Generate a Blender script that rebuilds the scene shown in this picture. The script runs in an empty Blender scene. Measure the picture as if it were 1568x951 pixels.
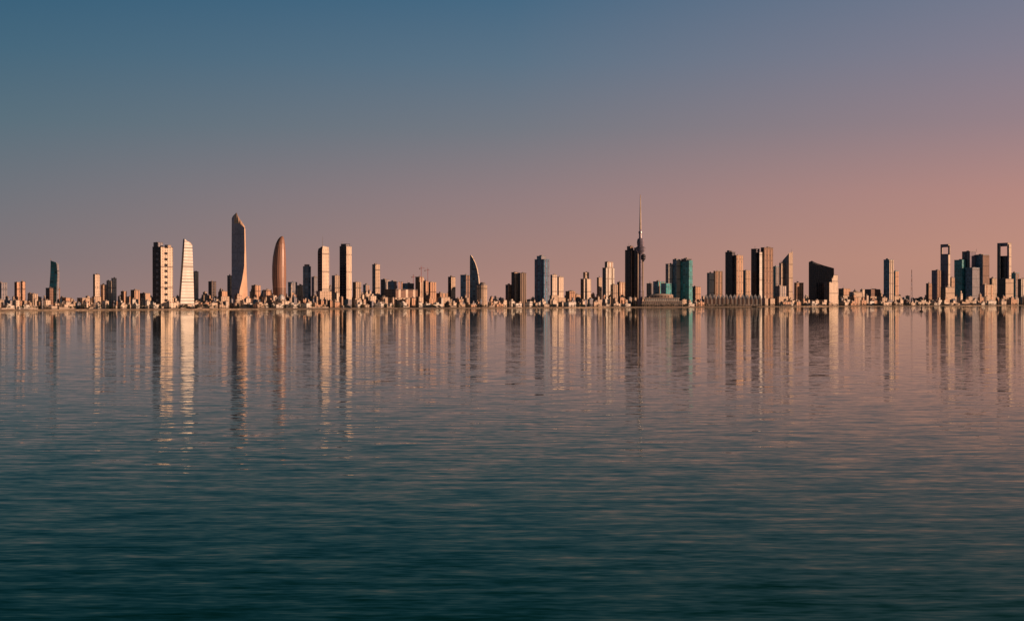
import bpy, math, random
from mathutils import Vector
random.seed(7)
rad=math.radians
S=bpy.context.scene
S.view_settings.view_transform='Standard'; S.view_settings.look='None'; S.view_settings.exposure=0
COL=S.collection
def lin(c):
    return tuple(((v/255)/12.92 if v/255<=.04045 else ((v/255+.055)/1.055)**2.4) for v in c)+(1,)

# ------------------------------------------------------------------ world
SUN_EL, SUN_AZ = 9.0, 106.0
w=bpy.data.worlds.new("World"); S.world=w; w.use_nodes=True
nt=w.node_tree; N=nt.nodes; L=nt.links; N.clear()
def node(nt,t,**k):
    n=nt.nodes.new(t)
    for a,b in k.items(): setattr(n,a,b)
    return n
out=node(nt,'ShaderNodeOutputWorld'); bg=node(nt,'ShaderNodeBackground'); bg2=node(nt,'ShaderNodeBackground'); add=node(nt,'ShaderNodeAddShader')
sky=node(nt,'ShaderNodeTexSky',sky_type='NISHITA'); sky.sun_disc=False
sky.sun_elevation=rad(SUN_EL); sky.sun_rotation=rad(SUN_AZ)
L.new(sky.outputs[0],bg2.inputs[0]); bg2.inputs[1].default_value=0.003
tc=node(nt,'ShaderNodeTexCoord'); sep=node(nt,'ShaderNodeSeparateXYZ'); L.new(tc.outputs['Generated'],sep.inputs[0])
def ramp(stops):
    r=node(nt,'ShaderNodeValToRGB'); r.color_ramp.interpolation='LINEAR'
    e=r.color_ramp.elements
    e[0].position=stops[0][0]; e[0].color=lin(stops[0][1]); e[1].position=stops[-1][0]; e[1].color=lin(stops[-1][1])
    for p,c in stops[1:-1]:
        k=e.new(p); k.color=lin(c)
    L.new(sep.outputs[2],r.inputs[0]); return r
rl=ramp([(0,(144,122,120)),(.028,(129,117,121)),(.074,(111,114,123)),(.12,(88,110,124)),(.166,(67,102,124)),(.21,(49,93,121)),(.32,(10,60,72)),(.6,(4,38,46)),(1,(4,28,38))])
rc=ramp([(0,(178,136,124)),(.028,(166,130,123)),(.074,(146,125,128)),(.12,(116,120,130)),(.166,(91,114,134)),(.21,(68,104,131)),(.32,(16,66,78)),(.6,(5,40,48)),(1,(4,28,38))])
rr=ramp([(0,(188,140,122)),(.028,(193,142,125)),(.074,(182,136,129)),(.12,(152,129,136)),(.166,(132,126,142)),(.21,(114,121,142)),(.32,(34,74,86)),(.6,(8,42,50)),(1,(4,28,38))])
def mr(a,b):
    m=node(nt,'ShaderNodeMapRange')
    m.inputs[1].default_value=a; m.inputs[2].default_value=b; L.new(sep.outputs[0],m.inputs[0]); return m
m1=node(nt,'ShaderNodeMix',data_type='RGBA'); m2=node(nt,'ShaderNodeMix',data_type='RGBA')
L.new(mr(-.34,0).outputs[0],m1.inputs[0]); L.new(rl.outputs[0],m1.inputs[6]); L.new(rc.outputs[0],m1.inputs[7])
L.new(mr(0,.34).outputs[0],m2.inputs[0]); L.new(m1.outputs[2],m2.inputs[6]); L.new(rr.outputs[0],m2.inputs[7])
L.new(m2.outputs[2],bg.inputs[0]); bg.inputs[1].default_value=.96
L.new(bg.outputs[0],add.inputs[0]); L.new(bg2.outputs[0],add.inputs[1]); L.new(add.outputs[0],out.inputs[0])

sl=bpy.data.lights.new('sun','SUN'); sl.energy=5; sl.angle=rad(.5); sl.color=(1,.585,.37)
so=bpy.data.objects.new('sun',sl); COL.objects.link(so)
sd=Vector((math.cos(rad(SUN_EL))*math.sin(rad(SUN_AZ)),math.cos(rad(SUN_EL))*math.cos(rad(SUN_AZ)),math.sin(rad(SUN_EL))))
so.rotation_euler=sd.to_track_quat('Z','Y').to_euler(); so.location=(3000,-500,800)

# ------------------------------------------------------------------ camera
CH=20.0; F=2178.0; HY=462.0
cam=bpy.data.cameras.new('camera'); co=bpy.data.objects.new('camera',cam); COL.objects.link(co)
cam.lens=50; cam.sensor_width=36; cam.clip_start=1; cam.clip_end=300000
co.location=(0,0,CH); co.rotation_euler=(rad(90)-math.atan(13.5/F),0,0); S.camera=co

# ------------------------------------------------------------------ materials
def M(nt,op,a,b=None):
    m=nt.nodes.new('ShaderNodeMath'); m.operation=op
    for i,v in enumerate((a,b)):
        if v is None: continue
        if isinstance(v,(int,float)): m.inputs[i].default_value=v
        else: nt.links.new(v,m.inputs[i])
    return m.outputs[0]
MATS={}
def facade(name,wall,glass,pu=4.,pv=3.6,wu=.55,wv=.5,rough=.7,grough=.15,var=.5,metal=0):
    m=bpy.data.materials.new(name); m.use_nodes=True; nt=m.node_tree
    p=nt.nodes['Principled BSDF']
    uv=nt.nodes.new('ShaderNodeUVMap'); uv.uv_map='UVMap'
    s=nt.nodes.new('ShaderNodeSeparateXYZ'); nt.links.new(uv.outputs[0],s.inputs[0])
    u=M(nt,'DIVIDE',s.outputs[0],pu); v=M(nt,'DIVIDE',s.outputs[1],pv)
    fu=M(nt,'ABSOLUTE',M(nt,'SUBTRACT',M(nt,'FRACT',u),.5)); fv=M(nt,'ABSOLUTE',M(nt,'SUBTRACT',M(nt,'FRACT',v),.5))
    mask=M(nt,'MULTIPLY',M(nt,'LESS_THAN',fu,wu/2),M(nt,'LESS_THAN',fv,wv/2))
    cb=nt.nodes.new('ShaderNodeCombineXYZ'); nt.links.new(M(nt,'FLOOR',u),cb.inputs[0]); nt.links.new(M(nt,'FLOOR',v),cb.inputs[1])
    wn=nt.nodes.new('ShaderNodeTexWhiteNoise'); nt.links.new(cb.outputs[0],wn.inputs[0])
    gm=nt.nodes.new('ShaderNodeMix'); gm.data_type='RGBA'
    gm.inputs[6].default_value=tuple(c*(1-var) for c in glass)+(1,); gm.inputs[7].default_value=tuple(min(1,c*(1+var*1.5)) for c in glass)+(1,)
    nt.links.new(wn.outputs[0],gm.inputs[0])
    no=nt.nodes.new('ShaderNodeTexNoise'); no.inputs['Scale'].default_value=.05; no.inputs['Detail'].default_value=4
    mp=nt.nodes.new('ShaderNodeMapping'); mp.inputs[3].default_value=(1,.35,1); nt.links.new(uv.outputs[0],mp.inputs[0]); nt.links.new(mp.outputs[0],no.inputs[0])
    wm=nt.nodes.new('ShaderNodeMix'); wm.data_type='RGBA'
    wm.inputs[6].default_value=tuple(c*.6 for c in wall)+(1,); wm.inputs[7].default_value=tuple(min(1,c*1.35) for c in wall)+(1,)
    nt.links.new(no.outputs[0],wm.inputs[0])
    # recessed service floors every dozen storeys
    band=M(nt,'LESS_THAN',M(nt,'FRACT',M(nt,'DIVIDE',s.outputs[1],pv*13)),.075)
    bm=nt.nodes.new('ShaderNodeMix'); bm.data_type='RGBA'; nt.links.new(M(nt,'MULTIPLY',band,.6),bm.inputs[0])
    mx=nt.nodes.new('ShaderNodeMix'); mx.data_type='RGBA'; nt.links.new(mask,mx.inputs[0])
    nt.links.new(wm.outputs[2],mx.inputs[6]); nt.links.new(gm.outputs[2],mx.inputs[7])
    nt.links.new(mx.outputs[2],bm.inputs[6]); bm.inputs[7].default_value=tuple(c*.8 for c in glass)+(1,)
    nt.links.new(bm.outputs[2],p.inputs['Base Color'])
    r=nt.nodes.new('ShaderNodeMapRange'); nt.links.new(mask,r.inputs[0]); r.inputs[3].default_value=rough; r.inputs[4].default_value=grough
    nt.links.new(r.outputs[0],p.inputs['Roughness']); p.inputs['Metallic'].default_value=metal
    MATS[name]=m
def plain(name,c,rough=.8,scale=.05,metal=0):
    m=bpy.data.materials.new(name); m.use_nodes=True; nt=m.node_tree; p=nt.nodes['Principled BSDF']
    g=nt.nodes.new('ShaderNodeNewGeometry'); no=nt.nodes.new('ShaderNodeTexNoise'); no.inputs['Scale'].default_value=scale; no.inputs['Detail'].default_value=5
    nt.links.new(g.outputs['Position'],no.inputs[0])
    wm=nt.nodes.new('ShaderNodeMix'); wm.data_type='RGBA'
    wm.inputs[6].default_value=tuple(x*.45 for x in c)+(1,); wm.inputs[7].default_value=tuple(min(1,x*1.5) for x in c)+(1,)
    nt.links.new(no.outputs[0],wm.inputs[0]); nt.links.new(wm.outputs[2],p.inputs['Base Color'])
    p.inputs['Roughness'].default_value=rough; p.inputs['Metallic'].default_value=metal
    MATS[name]=m
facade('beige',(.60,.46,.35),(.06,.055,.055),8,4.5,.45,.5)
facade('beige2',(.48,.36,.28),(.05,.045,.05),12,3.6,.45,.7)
facade('cream',(.78,.62,.50),(.10,.09,.09),10,4,.42,.45)
facade('white',(.86,.80,.72),(.38,.34,.31),200,8,.99,.28)
facade('whitegrid',(.80,.72,.64),(.14,.13,.14),8,4,.45,.5)
facade('sand',(.60,.37,.25),(.07,.05,.045),12,3.6,.4,.6)
facade('brown',(.28,.17,.13),(.04,.03,.03),6,4,.5,.6)
facade('grey',(.32,.30,.33),(.06,.08,.11),10,3.6,.6,.55)
facade('purple',(.26,.22,.29),(.09,.09,.14),12,4,.6,.6)
facade('black',(.040,.034,.045),(.014,.014,.022),12,8,.7,.7,.5,.12)
facade('dark',(.095,.083,.10),(.028,.032,.05),14,8,.7,.65,.5,.12)
facade('blue',(.12,.20,.28),(.08,.18,.28),12,8,.75,.75,.5,.1)
facade('teal',(.09,.25,.27),(.035,.25,.28),12,8,.75,.75,.5,.1)
facade('hamra',(.42,.37,.43),(.32,.30,.37),3,4,.6,.7,.4,.2,.3)
facade('bronze',(.46,.25,.18),(.16,.09,.07),5.5,60,.5,.985,.5,.35,.3)
facade('stripe',(.62,.46,.34),(.025,.02,.025),10,400,.45,.99)
plain('roof',(.26,.21,.18)); plain('steel',(.25,.22,.22),.5); plain('whitepaint',(.78,.74,.70),.5); plain('red',(.45,.08,.05),.5)
plain('darkrecess',(.012,.011,.014),.6); plain('stone',(.36,.27,.20),.9,.15); plain('ledge',(.66,.54,.44),.8); plain('hamra_sunlit',(.66,.45,.32),.5,.02)
plain('leaf',(.035,.055,.022),.8,.3); plain('leafdark',(.02,.034,.018),.8,.3); plain('bark',(.10,.07,.05),.9)
plain('sandground',(.34,.26,.19),.95,.01); plain('asphalt',(.06,.055,.055),.9,.02)
MN=list(MATS)

# ------------------------------------------------------------------ geometry helpers
# The shoreline is a straight line on the ground. Dsh(b): distance to it along bearing b
def Dsh(b): return 1/(2.296e-4-(b-784)*1.171e-7)
R0=rad(38)
class B:
    def __init__(s,b,off):
        s.b=b; s.D=Dsh(b)*(1+off); s.k=s.D/F; s.v=[]; s.f=[]; s.m=[]; s.uv=[]
        s.yg=HY+(CH-2.2)/s.k
    def z(s,y): return s.yg-y
    def face(s,pts,mat,uvs=None):
        i=len(s.v); s.v+=pts; s.f.append(tuple(range(i,i+len(pts)))); s.m.append(MN.index(mat))
        s.uv+= uvs if uvs else [(p[0]*s.k,p[1]*s.k) for p in pts]
    def loft(s,secs,mats,cap='roof',capb=False):
        n=len(secs[0])
        if isinstance(mats,str): mats=[mats]*n
        per=[0]
        a=secs[0]
        for i in range(n):
            q=a[(i+1)%n]; p=a[i]; per.append(per[-1]+math.hypot(q[0]-p[0],q[1]-p[1])*s.k)
        for a,b in zip(secs,secs[1:]):
            for i in range(n):
                j=(i+1)%n
                s.face([a[i],a[j],b[j],b[i]],mats[i%len(mats)],[(per[i],a[i][2]*s.k),(per[i+1],a[j][2]*s.k),(per[i+1],b[j][2]*s.k),(per[i],b[i][2]*s.k)])
        if cap: s.face(list(secs[-1]),cap)
        if capb: s.face(list(reversed(secs[0])),cap)
    def rect(s,xl,xc,xr,yo=0,r=R0):
        t=math.tan(r)
        pl=(xl,yo+(xc-xl)*t); pc=(xc,yo); pr=(xr,yo+(xr-xc)/t)
        pb=(xl+xr-xc,pl[1]+pr[1]-yo)
        return [pl,pc,pr,pb]
    def rbox(s,xl,xc,xr,yt,yb=None,mL='grey',mR=None,yo=0,r=R0,kit=True,nl=0,nr=0,pm='ledge',par=True,cap='roof'):  # mL often darker than mR: shaded and sunlit sides painted into facade colours
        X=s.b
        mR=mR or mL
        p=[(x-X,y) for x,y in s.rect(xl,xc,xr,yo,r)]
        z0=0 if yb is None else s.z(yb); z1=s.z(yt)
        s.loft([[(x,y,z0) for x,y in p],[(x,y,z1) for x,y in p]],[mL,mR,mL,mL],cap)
        c=(sum(q[0] for q in p)/4,sum(q[1] for q in p)/4)
        if par and z1-z0>3:
            g=[(c[0]+(x-c[0])*1.02,c[1]+(y-c[1])*1.02) for x,y in p]
            h=.5
            s.loft([[(x,y,z1-h) for x,y in g],[(x,y,z1+.12) for x,y in g]],'roof' if mL not in('black','dark','blue','teal') else mL,cap,True)
        for (a,b,n) in ((p[0],p[1],nl),(p[1],p[2],nr)):
            for i in range(n):
                t=(i+.5)/n; hw=.13/n*1.2
                ax,ay=a[0]+(b[0]-a[0])*(t-hw),a[1]+(b[1]-a[1])*(t-hw); bx,by=a[0]+(b[0]-a[0])*(t+hw),a[1]+(b[1]-a[1])*(t+hw)
                l=math.hypot(b[0]-a[0],b[1]-a[1]); nx,ny=(b[1]-a[1])/l*.35,-(b[0]-a[0])/l*.35
                q=[(ax,ay),(ax+nx,ay+ny),(bx+nx,by+ny),(bx,by)]
                s.loft([[(x,y,z0) for x,y in q],[(x,y,z1-.6) for x,y in q]],pm,pm)
        if kit and xr-xl>4:
            for _ in range(random.choice((1,2,2))):
                q=random.uniform(.18,.38); ox=random.uniform(-.3,.3); h=random.uniform(.6,2.2)
                cx=c[0]+ox*(xr-xl)*.5; cy=c[1]
                g=[(cx+(x-c[0])*q,cy+(y-c[1])*q) for x,y in p]
                s.loft([[(x,y,z1-.2) for x,y in g],[(x,y,z1+h) for x,y in g]],random.choice(('roof','steel')),'roof')
        return p
    def abox(s,x0,x1,y0,y1,z0,z1,mat,cap=None):
        X=s.b; p=[(x0-X,y0),(x1-X,y0),(x1-X,y1),(x0-X,y1)]
        s.loft([[(x,y,z0) for x,y in p],[(x,y,z1) for x,y in p]],mat,cap or mat,True)
    def circ(s,secs,mat,n=20,cap='roof',ey=1,yo=0):
        S2=[]
        for cx,yy,r in secs:
            S2.append([(cx-s.b+r*math.cos(2*math.pi*i/n),yo+ey*r*math.sin(2*math.pi*i/n),s.z(yy)) for i in range(n)])
        s.loft(S2,mat,cap)
    def extr(s,poly,depth,mat,side=None,r=R0,yo=0):
        X=s.b; xr=max(p[0] for p in poly); t=math.tan(r)
        fr=[(x-X,yo+(xr-x)*t,s.z(y)) for x,y in poly]
        dy=math.cos(r)*depth
        bk=[(a,b+dy,c) for a,b,c in fr]
        s.face(fr,mat,[(p[0]*s.k/math.cos(r),p[2]*s.k) for p in fr]); s.face(list(reversed(bk)),mat)
        n=len(fr)
        for i in range(n):
            j=(i+1)%n; s.face([fr[j],fr[i],bk[i],bk[j]],side or mat)
    def rod(s,x,y0,y1,r=.25,r1=None,mat='steel',yo=0):
        s.circ([(x,y0,r),(x,y1,r1 if r1 is not None else r)],mat,8,mat,yo=yo)
    def bar(s,a,b,r,mat):
        a=Vector((a[0]-s.b,a[2] if len(a)>2 else 0,s.z(a[1]))); b=Vector((b[0]-s.b,b[2] if len(b)>2 else 0,s.z(b[1])))
        d=(b-a).normalized(); u=d.cross(Vector((0,1,.01))).normalized()*r; w_=d.cross(u).normalized()*r
        q=[u+w_,-u+w_,-u-w_,u-w_]
        s.loft([[tuple(a+e) for e in q],[tuple(b+e) for e in q]],mat,mat,True)
    def done(s,name,smooth=False):
        me=bpy.data.meshes.new(name)
        k=s.k
        me.from_pydata([(x*k,y*k,z*k) for x,y,z in s.v],[],s.f)
        ul=me.uv_layers.new(name='UVMap')
        for i,uv in enumerate(s.uv): ul.data[i].uv=uv
        used=sorted(set(s.m))
        for u in used: me.materials.append(MATS[MN[u]])
        for p,m in zip(me.polygons,s.m): p.material_index=used.index(m)
        o=bpy.data.objects.new(name,me); COL.objects.link(o)
        be=math.atan((s.b-784)/F)
        o.location=((s.b-784)*k,s.D,2.2); o.rotation_euler=(0,0,-be)
        o.scale=(math.cos(be),1,1)
        return o

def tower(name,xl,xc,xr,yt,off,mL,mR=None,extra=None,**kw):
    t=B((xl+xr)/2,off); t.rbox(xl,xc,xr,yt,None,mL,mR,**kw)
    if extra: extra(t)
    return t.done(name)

# ------------------------------------------------------------------ landmark towers
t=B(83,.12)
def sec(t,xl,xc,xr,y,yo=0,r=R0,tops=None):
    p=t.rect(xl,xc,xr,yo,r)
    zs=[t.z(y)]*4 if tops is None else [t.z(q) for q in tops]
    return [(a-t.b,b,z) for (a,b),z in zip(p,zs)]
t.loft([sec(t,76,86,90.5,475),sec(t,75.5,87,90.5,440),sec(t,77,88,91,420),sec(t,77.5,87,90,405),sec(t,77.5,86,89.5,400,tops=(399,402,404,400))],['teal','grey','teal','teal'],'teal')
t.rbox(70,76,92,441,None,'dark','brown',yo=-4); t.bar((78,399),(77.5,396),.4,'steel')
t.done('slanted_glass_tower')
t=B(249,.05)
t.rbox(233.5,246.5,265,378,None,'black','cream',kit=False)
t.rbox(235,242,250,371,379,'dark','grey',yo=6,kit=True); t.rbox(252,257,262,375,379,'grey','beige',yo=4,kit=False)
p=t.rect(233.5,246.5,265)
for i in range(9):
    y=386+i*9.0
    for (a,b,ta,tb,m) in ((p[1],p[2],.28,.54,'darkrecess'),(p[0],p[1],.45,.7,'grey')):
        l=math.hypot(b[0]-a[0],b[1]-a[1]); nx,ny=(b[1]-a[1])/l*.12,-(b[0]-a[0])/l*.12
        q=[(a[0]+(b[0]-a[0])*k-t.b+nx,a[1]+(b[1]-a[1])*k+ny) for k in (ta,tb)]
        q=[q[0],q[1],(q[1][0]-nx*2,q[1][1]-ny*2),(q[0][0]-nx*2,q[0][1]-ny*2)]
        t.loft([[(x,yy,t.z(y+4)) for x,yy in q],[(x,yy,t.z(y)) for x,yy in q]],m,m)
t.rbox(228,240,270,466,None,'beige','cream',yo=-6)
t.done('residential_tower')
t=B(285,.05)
t.loft([sec(t,272.5,275.5,297.5,475),sec(t,275,278,296.8,440),sec(t,278,281,295.6,400),sec(t,280.5,283,294.5,372,tops=(366,366,375,371))],['grey','white','grey','grey'],'ledge')  # grey left edge paints the shaded side of the white tower
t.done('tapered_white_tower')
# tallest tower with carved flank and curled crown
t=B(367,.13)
t.loft([sec(t,354.5,364.5,379.5,475),sec(t,354.6,367,379,445),sec(t,354.6,371,378.2,428),sec(t,354.6,374,377.4,408),sec(t,354.6,374.6,376.6,380),sec(t,354.8,374.2,375.8,350)],['hamra','hamra_sunlit','hamra','hamra'],'roof')  # orange of flank and crown is sunlight painted into the colour
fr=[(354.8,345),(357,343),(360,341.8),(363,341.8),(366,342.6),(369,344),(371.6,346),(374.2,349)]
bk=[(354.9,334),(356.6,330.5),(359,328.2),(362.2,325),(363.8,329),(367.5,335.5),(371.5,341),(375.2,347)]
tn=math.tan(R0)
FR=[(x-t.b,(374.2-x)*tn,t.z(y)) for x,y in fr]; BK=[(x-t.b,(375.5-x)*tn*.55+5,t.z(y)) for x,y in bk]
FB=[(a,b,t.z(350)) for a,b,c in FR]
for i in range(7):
    t.face([FB[i],FB[i+1],FR[i+1],FR[i]],'hamra'); t.face([FR[i],FR[i+1],BK[i+1],BK[i]],'hamra_sunlit')
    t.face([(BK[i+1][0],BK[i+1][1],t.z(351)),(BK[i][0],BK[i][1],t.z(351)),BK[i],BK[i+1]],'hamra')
t.face([(BK[0][0],BK[0][1],t.z(350)),FB[0],FR[0],BK[0]],'hamra'); t.face([FB[-1],(BK[-1][0],BK[-1][1],t.z(350)),BK[-1],FR[-1]],'hamra_sunlit')
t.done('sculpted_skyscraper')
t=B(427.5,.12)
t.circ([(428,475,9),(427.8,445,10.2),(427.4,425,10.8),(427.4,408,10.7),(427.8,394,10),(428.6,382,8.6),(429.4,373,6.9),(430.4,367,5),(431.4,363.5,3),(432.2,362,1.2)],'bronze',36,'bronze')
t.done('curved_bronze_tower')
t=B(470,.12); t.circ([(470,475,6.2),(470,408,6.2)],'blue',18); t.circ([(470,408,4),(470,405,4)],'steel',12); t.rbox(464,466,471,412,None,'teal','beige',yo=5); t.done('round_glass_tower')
t=B(495,.1); t.loft([sec(t,486.5,493.5,504,475),sec(t,486.5,493.5,504,386),sec(t,487.5,494,503.5,377,tops=(381,377,378,380))],['dark','cream','grey','grey'])  # dark left, cream right: shade and sun put into the face colours
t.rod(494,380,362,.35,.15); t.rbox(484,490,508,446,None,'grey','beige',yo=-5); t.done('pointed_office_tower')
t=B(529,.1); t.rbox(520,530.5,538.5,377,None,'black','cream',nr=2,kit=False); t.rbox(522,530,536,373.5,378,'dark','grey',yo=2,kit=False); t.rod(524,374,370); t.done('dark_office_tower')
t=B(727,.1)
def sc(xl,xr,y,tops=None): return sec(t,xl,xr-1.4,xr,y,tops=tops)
t.loft([sc(719.5,735.5,475),sc(719.5,735.3,440),sc(719.5,734,425),sc(719.5,732,413),sc(719.5,729,403),sc(719.6,725.5,396),sc(719.8,722.6,391)],['blue','cream','blue','blue'],'cream')  # thin cream edge paints the sunlit side beside the darker front
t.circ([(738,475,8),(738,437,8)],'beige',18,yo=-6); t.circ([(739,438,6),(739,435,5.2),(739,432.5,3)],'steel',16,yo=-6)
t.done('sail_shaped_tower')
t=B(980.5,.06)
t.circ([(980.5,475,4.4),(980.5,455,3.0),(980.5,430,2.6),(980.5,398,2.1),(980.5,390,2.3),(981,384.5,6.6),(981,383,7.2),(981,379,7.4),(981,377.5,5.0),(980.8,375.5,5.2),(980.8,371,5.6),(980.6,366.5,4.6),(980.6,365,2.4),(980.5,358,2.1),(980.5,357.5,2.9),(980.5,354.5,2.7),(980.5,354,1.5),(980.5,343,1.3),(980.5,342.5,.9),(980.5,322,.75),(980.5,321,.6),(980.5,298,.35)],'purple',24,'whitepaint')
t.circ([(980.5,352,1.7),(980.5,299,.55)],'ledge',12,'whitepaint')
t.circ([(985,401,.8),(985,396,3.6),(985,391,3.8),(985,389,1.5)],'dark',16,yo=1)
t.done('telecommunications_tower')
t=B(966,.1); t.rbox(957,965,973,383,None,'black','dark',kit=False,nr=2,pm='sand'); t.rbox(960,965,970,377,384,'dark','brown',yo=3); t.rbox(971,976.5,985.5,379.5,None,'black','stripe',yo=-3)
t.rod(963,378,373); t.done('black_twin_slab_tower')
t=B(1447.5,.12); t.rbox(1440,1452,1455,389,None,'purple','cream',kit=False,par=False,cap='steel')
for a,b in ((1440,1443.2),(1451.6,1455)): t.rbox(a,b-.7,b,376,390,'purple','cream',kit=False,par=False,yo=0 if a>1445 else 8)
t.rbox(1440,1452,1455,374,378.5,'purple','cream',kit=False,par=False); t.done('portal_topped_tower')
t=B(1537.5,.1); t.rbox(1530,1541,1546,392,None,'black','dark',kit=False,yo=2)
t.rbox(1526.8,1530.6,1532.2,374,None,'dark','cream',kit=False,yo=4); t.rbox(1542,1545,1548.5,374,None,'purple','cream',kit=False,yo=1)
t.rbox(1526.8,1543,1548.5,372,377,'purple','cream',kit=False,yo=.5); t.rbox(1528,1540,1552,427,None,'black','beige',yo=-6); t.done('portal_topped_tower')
t=B(1260,.07)
t.extr([(1238,474),(1238,400.5),(1243,398.5),(1249,402),(1262,406.5),(1277,411),(1277,421),(1273.5,431),(1273.5,474)],8,'black','dark')
t.extr([(1244,403),(1244,400),(1252,403.5),(1257,407)],9,'ledge','ledge',yo=-1)
t.rbox(1262,1270,1283.5,432,None,'dark','cream',yo=-3,kit=False); t.rbox(1270,1274,1283,421,433,'dark','cream',yo=1,kit=False)
t.rbox(1236,1262,1284,459,None,'beige','cream',yo=-8,kit=False)
t.done('angular_cantilevered_building')
t=B(1207,.1); t.loft([sec(t,1198,1208,1214,475),sec(t,1198,1208,1214,402),sec(t,1198,1208,1214,398,tops=(399,388,385,392))],['grey','beige','grey','grey'],'grey'); t.rod(1212,388,381,.25,.1); t.rbox(1193,1196,1201,403,None,'purple','beige',yo=-2); t.done('sloped_roof_tower')
t=B(1166,.09); t.rbox(1150,1158,1163,381,None,'black','dark',yo=0,kit=False); t.rbox(1161.5,1163,1167,386,None,'black','white',yo=-3,kit=False); t.rbox(1165,1170,1184,379,None,'black','brown',yo=2,nr=3,pm='sand'); t.rod(1156,381,377); t.done('twin_black_tower')
t=B(1123,.09); t.rbox(1110.5,1121,1126,386,None,'black','dark',kit=False); t.rbox(1113,1117,1121,383.5,387,'dark','dark',yo=3,kit=False); t.rbox(1125,1128,1138,391,None,'brown','sand',yo=-2,nr=2,pm='beige'); t.done('black_office_tower')
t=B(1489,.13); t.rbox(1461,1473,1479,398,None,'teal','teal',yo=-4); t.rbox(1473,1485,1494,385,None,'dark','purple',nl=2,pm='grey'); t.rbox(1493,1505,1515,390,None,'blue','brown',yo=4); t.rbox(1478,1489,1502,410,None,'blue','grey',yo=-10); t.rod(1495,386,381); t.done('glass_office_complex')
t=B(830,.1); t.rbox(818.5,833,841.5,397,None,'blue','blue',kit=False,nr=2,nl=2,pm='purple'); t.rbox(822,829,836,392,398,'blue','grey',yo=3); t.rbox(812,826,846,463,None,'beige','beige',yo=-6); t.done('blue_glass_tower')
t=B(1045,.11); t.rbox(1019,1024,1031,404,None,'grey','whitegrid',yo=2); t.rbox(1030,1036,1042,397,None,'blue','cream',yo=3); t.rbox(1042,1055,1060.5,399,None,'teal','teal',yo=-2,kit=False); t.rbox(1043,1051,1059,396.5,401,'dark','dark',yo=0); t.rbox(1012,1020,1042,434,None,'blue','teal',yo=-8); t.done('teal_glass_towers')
t=B(791,.1); t.rbox(783,788,794,417,None,'black','sand',nr=2); t.rbox(793.5,797,806,418,None,'black','stripe',yo=-3); t.rbox(774,778,783,436,None,'dark','sand',yo=3); t.done('striped_apartment_tower')

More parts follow.
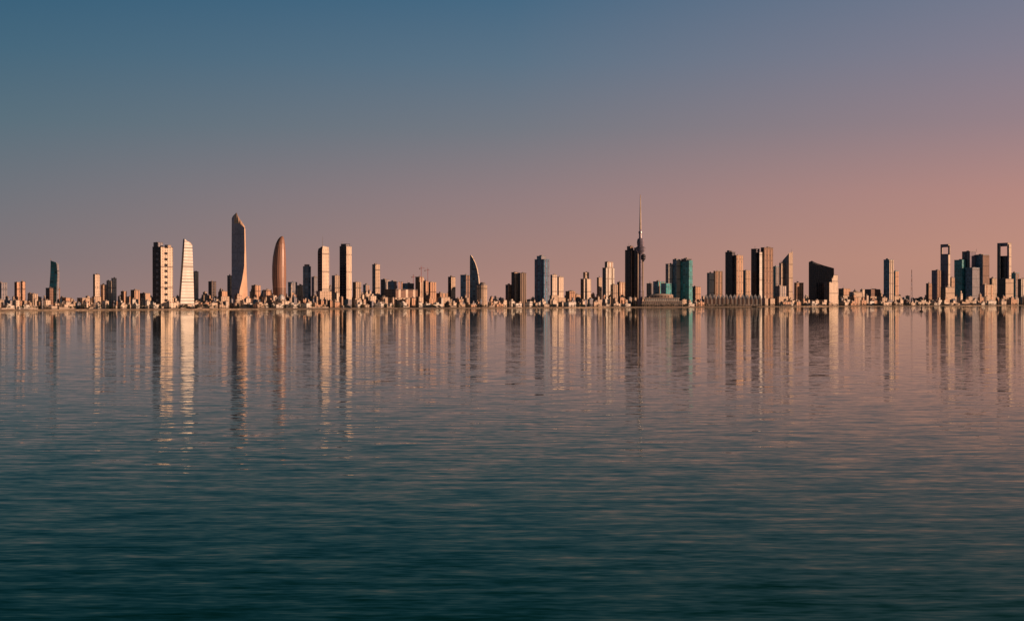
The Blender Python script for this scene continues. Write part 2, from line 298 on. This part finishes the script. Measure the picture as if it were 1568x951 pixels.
T=[('office_tower',-6,2,11,433,.15,'purple','grey'),('apartment_tower',22,26,31,432,.12,'brown','sand'),('apartment_tower',31.5,34,39,431,.12,'dark','sand'),('apartment_block',44,50,58,450,.1,'beige','beige'),
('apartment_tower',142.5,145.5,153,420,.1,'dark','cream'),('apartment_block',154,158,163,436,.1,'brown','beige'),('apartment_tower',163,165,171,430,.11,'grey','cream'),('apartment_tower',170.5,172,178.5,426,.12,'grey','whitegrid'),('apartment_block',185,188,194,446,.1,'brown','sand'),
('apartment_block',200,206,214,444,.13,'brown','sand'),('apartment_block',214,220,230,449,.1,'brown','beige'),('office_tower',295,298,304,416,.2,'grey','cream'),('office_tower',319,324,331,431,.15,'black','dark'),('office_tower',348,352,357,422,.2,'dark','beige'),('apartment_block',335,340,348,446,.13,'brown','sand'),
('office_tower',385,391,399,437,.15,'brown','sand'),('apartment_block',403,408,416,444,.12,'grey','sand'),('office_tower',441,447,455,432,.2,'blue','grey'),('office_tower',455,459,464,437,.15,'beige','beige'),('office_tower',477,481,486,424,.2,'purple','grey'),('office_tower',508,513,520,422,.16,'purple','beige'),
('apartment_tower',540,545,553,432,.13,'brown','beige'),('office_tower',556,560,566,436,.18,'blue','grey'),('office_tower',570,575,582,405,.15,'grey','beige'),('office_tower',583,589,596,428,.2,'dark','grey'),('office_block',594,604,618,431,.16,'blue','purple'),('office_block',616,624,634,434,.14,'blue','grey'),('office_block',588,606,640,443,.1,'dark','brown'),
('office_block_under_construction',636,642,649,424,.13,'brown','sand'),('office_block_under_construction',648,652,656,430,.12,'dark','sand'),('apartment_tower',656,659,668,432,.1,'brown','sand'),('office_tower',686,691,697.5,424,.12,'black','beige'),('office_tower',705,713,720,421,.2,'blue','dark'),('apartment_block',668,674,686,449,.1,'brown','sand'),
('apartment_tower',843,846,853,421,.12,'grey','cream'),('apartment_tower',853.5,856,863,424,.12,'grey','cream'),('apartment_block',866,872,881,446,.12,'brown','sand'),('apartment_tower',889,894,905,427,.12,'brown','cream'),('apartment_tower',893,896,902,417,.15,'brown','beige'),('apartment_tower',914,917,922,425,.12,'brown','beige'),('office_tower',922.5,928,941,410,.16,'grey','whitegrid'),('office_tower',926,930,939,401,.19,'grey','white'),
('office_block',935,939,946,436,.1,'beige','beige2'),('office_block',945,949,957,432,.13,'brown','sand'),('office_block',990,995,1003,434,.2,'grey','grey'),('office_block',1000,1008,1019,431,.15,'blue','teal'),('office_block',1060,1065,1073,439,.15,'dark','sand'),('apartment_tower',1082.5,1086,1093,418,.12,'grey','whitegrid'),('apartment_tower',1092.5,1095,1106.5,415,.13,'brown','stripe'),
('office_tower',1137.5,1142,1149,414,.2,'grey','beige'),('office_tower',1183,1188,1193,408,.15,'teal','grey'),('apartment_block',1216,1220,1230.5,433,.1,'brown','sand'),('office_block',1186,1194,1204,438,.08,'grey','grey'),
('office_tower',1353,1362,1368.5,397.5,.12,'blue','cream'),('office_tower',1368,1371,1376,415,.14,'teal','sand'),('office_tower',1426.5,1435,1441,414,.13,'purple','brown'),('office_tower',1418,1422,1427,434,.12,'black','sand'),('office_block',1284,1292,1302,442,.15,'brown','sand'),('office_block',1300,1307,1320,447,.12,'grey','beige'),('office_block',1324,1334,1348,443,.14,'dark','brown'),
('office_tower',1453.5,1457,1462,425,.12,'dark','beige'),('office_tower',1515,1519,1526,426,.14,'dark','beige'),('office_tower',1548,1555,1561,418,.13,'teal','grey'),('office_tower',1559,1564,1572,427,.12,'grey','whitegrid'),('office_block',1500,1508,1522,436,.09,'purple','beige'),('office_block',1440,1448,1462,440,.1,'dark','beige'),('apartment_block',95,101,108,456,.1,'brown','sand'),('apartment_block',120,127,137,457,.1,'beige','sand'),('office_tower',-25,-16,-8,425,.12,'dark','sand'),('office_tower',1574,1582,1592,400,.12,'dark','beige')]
for n,a,c,b,yt,off,mL,mR in T:  # darker left, paler right pairs paint the shaded and sunlit faces
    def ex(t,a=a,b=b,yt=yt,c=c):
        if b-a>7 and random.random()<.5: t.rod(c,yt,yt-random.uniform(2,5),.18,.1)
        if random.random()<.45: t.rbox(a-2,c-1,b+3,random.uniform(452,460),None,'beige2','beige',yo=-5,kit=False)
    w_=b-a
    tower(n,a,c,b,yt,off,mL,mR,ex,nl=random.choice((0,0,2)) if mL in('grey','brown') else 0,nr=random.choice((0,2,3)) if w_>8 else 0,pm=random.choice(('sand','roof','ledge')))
t=B(576,.15); t.rod(576,406,400,.3,.15); t.done('rooftop_antenna')

def crane(x,yb,yt,jl,jr,off):
    t=B(x,off)
    for i,d in enumerate((-.35,.35)): t.bar((x+d,yb),(x+d,yt),.12,'red')
    n=8
    for i in range(n):
        ya=yb+(yt-yb)*i/n; yc=yb+(yt-yb)*(i+1)/n; t.bar((x-.35,ya),(x+.35,yc),.08,'red')
    t.bar((x-jl,yt+1),(x+jr,yt+1),.2,'red'); t.bar((x,yt+1),(x,yt-2.5),.2,'red'); t.bar((x,yt-2.5),(x+jr*.7,yt+.9),.07,'steel'); t.bar((x,yt-2.5),(x-jl*.9,yt+.9),.07,'steel')
    t.abox(x-jl,x-jl+1.4,-.4,.4,t.z(yt+2.8),t.z(yt+.6),'steel'); t.done('tower_crane')
crane(645,432,410,3,6,.13); crane(655,436,413,5,3,.14); crane(1196,440,402,3,6,.2); crane(633,440,423,3,5,.15)
t=B(1396,.1)
for i in range(8):
    m='red' if i%2 else 'whitepaint'; ya=466-i*6.6; yb=ya-6.6; w0=1.6*(1-i/9); w1=1.6*(1-(i+1)/9)
    t.bar((1396-w0,ya),(1396-w1,yb),.16,m); t.bar((1396+w0,ya),(1396+w1,yb),.16,m); t.bar((1396-w0,ya),(1396+w1,yb),.12,m); t.bar((1396+w0,ya),(1396-w1,yb),.12,m)
t.done('radio_mast')
t=B(430,.05); t.rbox(418,432,444,461,None,'beige','cream',kit=False)
t.circ([(431,462,5),(431,458,5)],'cream',20,yo=8); t.circ([(431,458,5.2),(431,455,4.9),(431,452.5,3.6),(431,451,1.8),(431,450.4,.3)],'whitepaint',20,yo=8)
t.circ([(446,475,.9),(446,440,.8),(446,439.5,1.3),(446,438.5,1.3),(446,438,.7),(446,433,.1)],'cream',12,'cream'); t.done('mosque')
# low terraced hotel: rectangular wings with long balconies and a shallow drum
t=B(1015,.03)
t.abox(983,1046,4,26,0,t.z(461),'whitegrid','roof'); t.abox(988,1040,6,24,t.z(461.2),t.z(456),'whitegrid','roof')
for yy,a,b,yo in ((465.5,982,1047,3),(461,982.4,1046.6,3.2),(456,987,1041,5)): t.abox(a,b,yo,yo+2,t.z(yy+.9),t.z(yy),'ledge')
for i in range(22): t.abox(983.5+i*2.9,984.1+i*2.9,3.1,4.1,0,t.z(461.6),'ledge')
t.circ([(1013,457,17),(1013,452.5,17)],'beige2',32,ey=.4,yo=14); t.circ([(1013,453,18),(1013,452,18),(1013,450.5,12),(1013,449.6,3)],'ledge',32,'ledge',ey=.4,yo=14)
t.done('terraced_hotel')
t=B(1122,.02); t.abox(1078,1166,0,14,0,t.z(458),'cream','roof')
n=14
for i in range(n):
    a=1078+i*88/n; b=a+88/n; c=(a+b)/2
    prof=[(a+.2,458.2),(b-.2,458.2),(b-.8,454),(c,450.5),(a+.8,454)]
    t.extr(prof,13,'whitepaint','ledge',r=.001,yo=.3); t.extr([(a+1.9,466),(b-1.9,466),(b-1.9,458),(c,454.5),(a+1.9,458)],.6,'brown','brown',r=.001,yo=-.15)
t.done('vaulted_arcade_building')

# ------------------------------------------------------------------ low rise city
def env(b):
    P=[(-60,452),(60,452),(100,458),(140,457),(200,452),(300,454),(345,450),(400,448),(470,446),(560,446),(640,447),(700,452),(760,458),(870,455),(900,450),(960,446),(1000,452),(1080,454),(1180,448),(1240,452),(1290,447),(1350,448),(1400,456),(1440,446),(1640,446)]
    for (a,ya),(c,yc) in zip(P,P[1:]):
        if a<=b<=c: return ya+(yc-ya)*(b-a)/(c-a)
    return 455
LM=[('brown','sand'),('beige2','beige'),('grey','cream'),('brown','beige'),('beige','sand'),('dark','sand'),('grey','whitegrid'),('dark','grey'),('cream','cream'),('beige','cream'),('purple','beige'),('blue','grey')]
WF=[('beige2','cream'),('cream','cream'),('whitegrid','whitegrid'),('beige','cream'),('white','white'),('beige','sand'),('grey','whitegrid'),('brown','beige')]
b=-50
while b<1630:
    w_=random.uniform(4,20); h=random.choice((1,1,1,2,2,3))
    if random.random()<.88 and not(1070<b<1170) and not (975<b<1045):
        t=B(b+w_/2,random.uniform(.012,.05)); k=(Dsh(b)/F); top=t.yg-random.uniform(3.5,8.5)*(1 if h<3 else 1.3)/ (k/2)**.4
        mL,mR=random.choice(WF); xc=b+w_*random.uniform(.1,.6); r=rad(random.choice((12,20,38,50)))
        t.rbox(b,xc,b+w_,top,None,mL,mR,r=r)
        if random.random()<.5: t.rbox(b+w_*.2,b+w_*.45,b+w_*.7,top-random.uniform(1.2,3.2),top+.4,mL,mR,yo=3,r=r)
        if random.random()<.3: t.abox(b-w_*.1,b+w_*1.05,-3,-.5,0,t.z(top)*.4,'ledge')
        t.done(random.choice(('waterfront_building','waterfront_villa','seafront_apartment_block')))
    b+=w_*random.uniform(.5,1.3)
for row,(lo,hi,hf) in enumerate(((.06,.10,.5),(.11,.17,.7),(.2,.3,.9))):
    b=-60
    while b<1640:
        w_=random.uniform(3,12)*(1.15 if row else 1)
        t=B(b+w_/2,random.uniform(lo,hi)); e=env(b)
        H=(470-e)*hf*random.uniform(.7,1.35)
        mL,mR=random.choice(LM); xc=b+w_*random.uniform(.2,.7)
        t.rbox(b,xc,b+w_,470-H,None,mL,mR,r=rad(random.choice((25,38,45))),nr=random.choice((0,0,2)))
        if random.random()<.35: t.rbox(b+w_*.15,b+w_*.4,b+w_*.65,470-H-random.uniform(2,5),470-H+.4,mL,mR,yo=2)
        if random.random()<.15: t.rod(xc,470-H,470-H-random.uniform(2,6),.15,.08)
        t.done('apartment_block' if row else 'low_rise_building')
        b+=w_*random.uniform(.85,1.5)

# ------------------------------------------------------------------ land, shore, trees
def ground_pt(b,off,z): D=Dsh(b)*(1+off); return ((b-784)*D/F,D,z)
A=Vector(ground_pt(0,0,0)[:2]); Bp=Vector(ground_pt(1568,0,0)[:2]); d=(Bp-A).normalized(); nrm=Vector((-d.y,d.x))
def mesh(name,v,f,mats,mi=None):
    me=bpy.data.meshes.new(name); me.from_pydata(v,[],f)
    for m in mats: me.materials.append(MATS[m] if isinstance(m,str) else m)
    if mi:
        for p,i in zip(me.polygons,mi): p.material_index=i
    o=bpy.data.objects.new(name,me); COL.objects.link(o); return o
def P(s,n_,z): q=A+d*s+nrm*n_; return (q.x,q.y,z)
Ltot=(Bp-A).length
mesh('ground',[P(-6000,14,2.2),P(30000,14,2.2),P(60000,90000,2.2),P(-60000,90000,2.2)],[(0,1,2,3)],['sandground'])
mesh('coast_road',[P(-5000,30,2.204),P(25000,30,2.204),P(25000,48,2.204),P(-5000,48,2.204)],[(0,1,2,3)],['asphalt'])
v=[];f=[];n=1400
for i in range(n+1):
    s=-2500+i*(Ltot+6000)/n
    j=random.uniform(-2.5,2.5)+9*math.sin(s*.004)+5*math.sin(s*.013)
    v+=[P(s,-6+j,-.6),P(s,random.uniform(-2,2)+j*.6,random.uniform(.5,1.3)),P(s,8,random.uniform(2.0,2.7)),P(s,11,2.9),P(s,14.5,2.9),P(s,14.6,2.1)]
    if i:
        a=(i-1)*6
        for q in range(5): f.append((a+q,a+6+q,a+7+q,a+1+q))
mesh('seawall',v,f,['stone','ledge'],[ (1 if k%5>=3 else 0) for k in range(len(f))])
v=[];f=[];mi=[]
def quad(c,sz):
    u=Vector((random.gauss(0,1),random.gauss(0,1),random.gauss(0,1))).normalized(); w_=u.cross(Vector((random.gauss(0,1),random.gauss(0,1),random.gauss(0,1)))).normalized()
    i=len(v)
    for e in (u*sz,w_*sz,-u*sz,-w_*sz): v.append(tuple(c+e))
    f.append((i,i+1,i+2,i+3))
for i in range(760):
    s=random.uniform(-400,Ltot+500); s=s if random.random()<.4 else 120*round(s/120)*1.0+random.gauss(0,38)
    nn=random.uniform(17,28) if random.random()<.6 else random.uniform(50,75); h=random.uniform(5,11)
    c=Vector(P(s,nn,2.2)); i0=len(v)
    lean=Vector((random.uniform(-.6,.6),random.uniform(-.6,.6),h*.6))
    for (zz,r) in ((0,.35),(1,.2)):
        for a in range(5): v.append(tuple(c+lean*zz+Vector((r*math.cos(a*1.2566),r*math.sin(a*1.2566),0))))
    for a in range(5): f.append((i0+a,i0+(a+1)%5,i0+5+(a+1)%5,i0+5+a)); mi.append(2)
    cr=c+lean
    lobes=[Vector((random.gauss(0,h*.18),random.gauss(0,h*.18),random.uniform(0,h*.3))) for _ in range(4)]
    for q in range(46):
        l=random.choice(lobes); quad(cr+l+Vector((random.gauss(0,h*.11),random.gauss(0,h*.11),random.gauss(0,h*.08))),random.uniform(.4,.9)); mi.append(0 if random.random()<.55 else 1)
mesh('shoreline_trees',v,f,['leaf','leafdark','bark'],mi)

def lathe(name,loc,prof,mats,n=16):
    v=[];f=[];mi=[]
    for r,z,_ in prof:
        for a in range(n): v.append((r*math.cos(2*math.pi*a/n),r*math.sin(2*math.pi*a/n),z))
    for k in range(len(prof)-1):
        for a in range(n): f.append((k*n+a,k*n+(a+1)%n,(k+1)*n+(a+1)%n,(k+1)*n+a)); mi.append(prof[k][2])
    o=mesh(name,v,f,mats,mi); o.location=loc; return o
Db=CH*F/(477.5-HY)
lathe('channel_marker_buoy',((1411-784)*Db/F,Db,0),[(0,-.5,0),(3.6,-.5,0),(3.9,.9,0),(3.0,2.0,0),(1.5,2.4,0),(1.1,6,0),(1.1,6.2,0),(2.2,6.3,0),(2.2,8,0),(.9,8.6,0),(.5,10.6,0),(0,11,0)],['darkrecess','brown'])

# ------------------------------------------------------------------ water
m=bpy.data.materials.new('sea_water'); m.use_nodes=True; nt=m.node_tree; nt.nodes.clear(); LK=nt.links.new
geo=nt.nodes.new('ShaderNodeNewGeometry')
def noise(sx,sy,detail,rough=.55,rz=0):
    mp=nt.nodes.new('ShaderNodeMapping'); mp.inputs[3].default_value=(sx,sy,1); mp.inputs[2].default_value=(0,0,rz); LK(geo.outputs['Position'],mp.inputs[0])
    no=nt.nodes.new('ShaderNodeTexNoise'); no.noise_dimensions='2D'; no.inputs['Scale'].default_value=1; no.inputs['Detail'].default_value=detail; no.inputs['Roughness'].default_value=rough
    LK(mp.outputs[0],no.inputs[0]); return no
def sl_(no,amp):
    sp=nt.nodes.new('ShaderNodeSeparateColor'); LK(no.outputs['Color'],sp.inputs[0])
    return (M(nt,'MULTIPLY',M(nt,'SUBTRACT',sp.outputs[0],.5),amp*.5),M(nt,'MULTIPLY',M(nt,'SUBTRACT',sp.outputs[1],.5),amp))
a1=sl_(noise(.11,.46,2,.5,rad(4)),.12)
a2=sl_(noise(.5,1.8,2,.5,rad(-5)),.09)
a3=sl_(noise(.025,.10,2,.5,rad(8)),.016)
patch=noise(.0016,.006,3)
pr=nt.nodes.new('ShaderNodeMapRange'); LK(patch.outputs[0],pr.inputs[0]); pr.inputs[1].default_value=.35; pr.inputs[2].default_value=.65; pr.inputs[3].default_value=.75; pr.inputs[4].default_value=1.15
# sheltered, calmer water towards the coast
sy=nt.nodes.new('ShaderNodeSeparateXYZ'); LK(geo.outputs['Position'],sy.inputs[0])
cm=nt.nodes.new('ShaderNodeMapRange'); LK(sy.outputs[1],cm.inputs[0]); cm.inputs[1].default_value=150; cm.inputs[2].default_value=1100; cm.inputs[3].default_value=1.0; cm.inputs[4].default_value=.66
amp=M(nt,'MULTIPLY',pr.outputs[0],cm.outputs[0])
nx=M(nt,'MULTIPLY',M(nt,'ADD',M(nt,'ADD',a1[0],a2[0]),a3[0]),amp); ny=M(nt,'MULTIPLY',M(nt,'ADD',M(nt,'ADD',a1[1],a2[1]),a3[1]),amp)
cb=nt.nodes.new('ShaderNodeCombineXYZ'); LK(nx,cb.inputs[0]); LK(ny,cb.inputs[1]); cb.inputs[2].default_value=1
vn=nt.nodes.new('ShaderNodeVectorMath'); vn.operation='NORMALIZE'; LK(cb.outputs[0],vn.inputs[0])
fr=nt.nodes.new('ShaderNodeFresnel'); fr.inputs[0].default_value=1.31; LK(vn.outputs[0],fr.inputs[1])
fm=nt.nodes.new('ShaderNodeMapRange'); LK(fr.outputs[0],fm.inputs[0]); fm.inputs[1].default_value=.12; fm.inputs[2].default_value=.72
tint=nt.nodes.new('ShaderNodeMix'); tint.data_type='RGBA'; LK(fm.outputs[0],tint.inputs[0]); tint.inputs[6].default_value=(.02,.36,.24,1); tint.inputs[7].default_value=(.95,.97,.93,1)
gl=nt.nodes.new('ShaderNodeBsdfGlossy'); gl.inputs['Roughness'].default_value=.02; LK(tint.outputs[2],gl.inputs['Color']); LK(vn.outputs[0],gl.inputs['Normal'])
df=nt.nodes.new('ShaderNodeBsdfDiffuse'); df.inputs[0].default_value=(.0,.030,.026,1)
mx=nt.nodes.new('ShaderNodeMixShader'); LK(fr.outputs[0],mx.inputs[0]); LK(df.outputs[0],mx.inputs[1]); LK(gl.outputs[0],mx.inputs[2])
ou=nt.nodes.new('ShaderNodeOutputMaterial'); LK(mx.outputs[0],ou.inputs[0])
mesh('water',[(-90000,-30000,0),(90000,-30000,0),(90000,100000,0),(-90000,100000,0)],[(0,1,2,3)],[m])
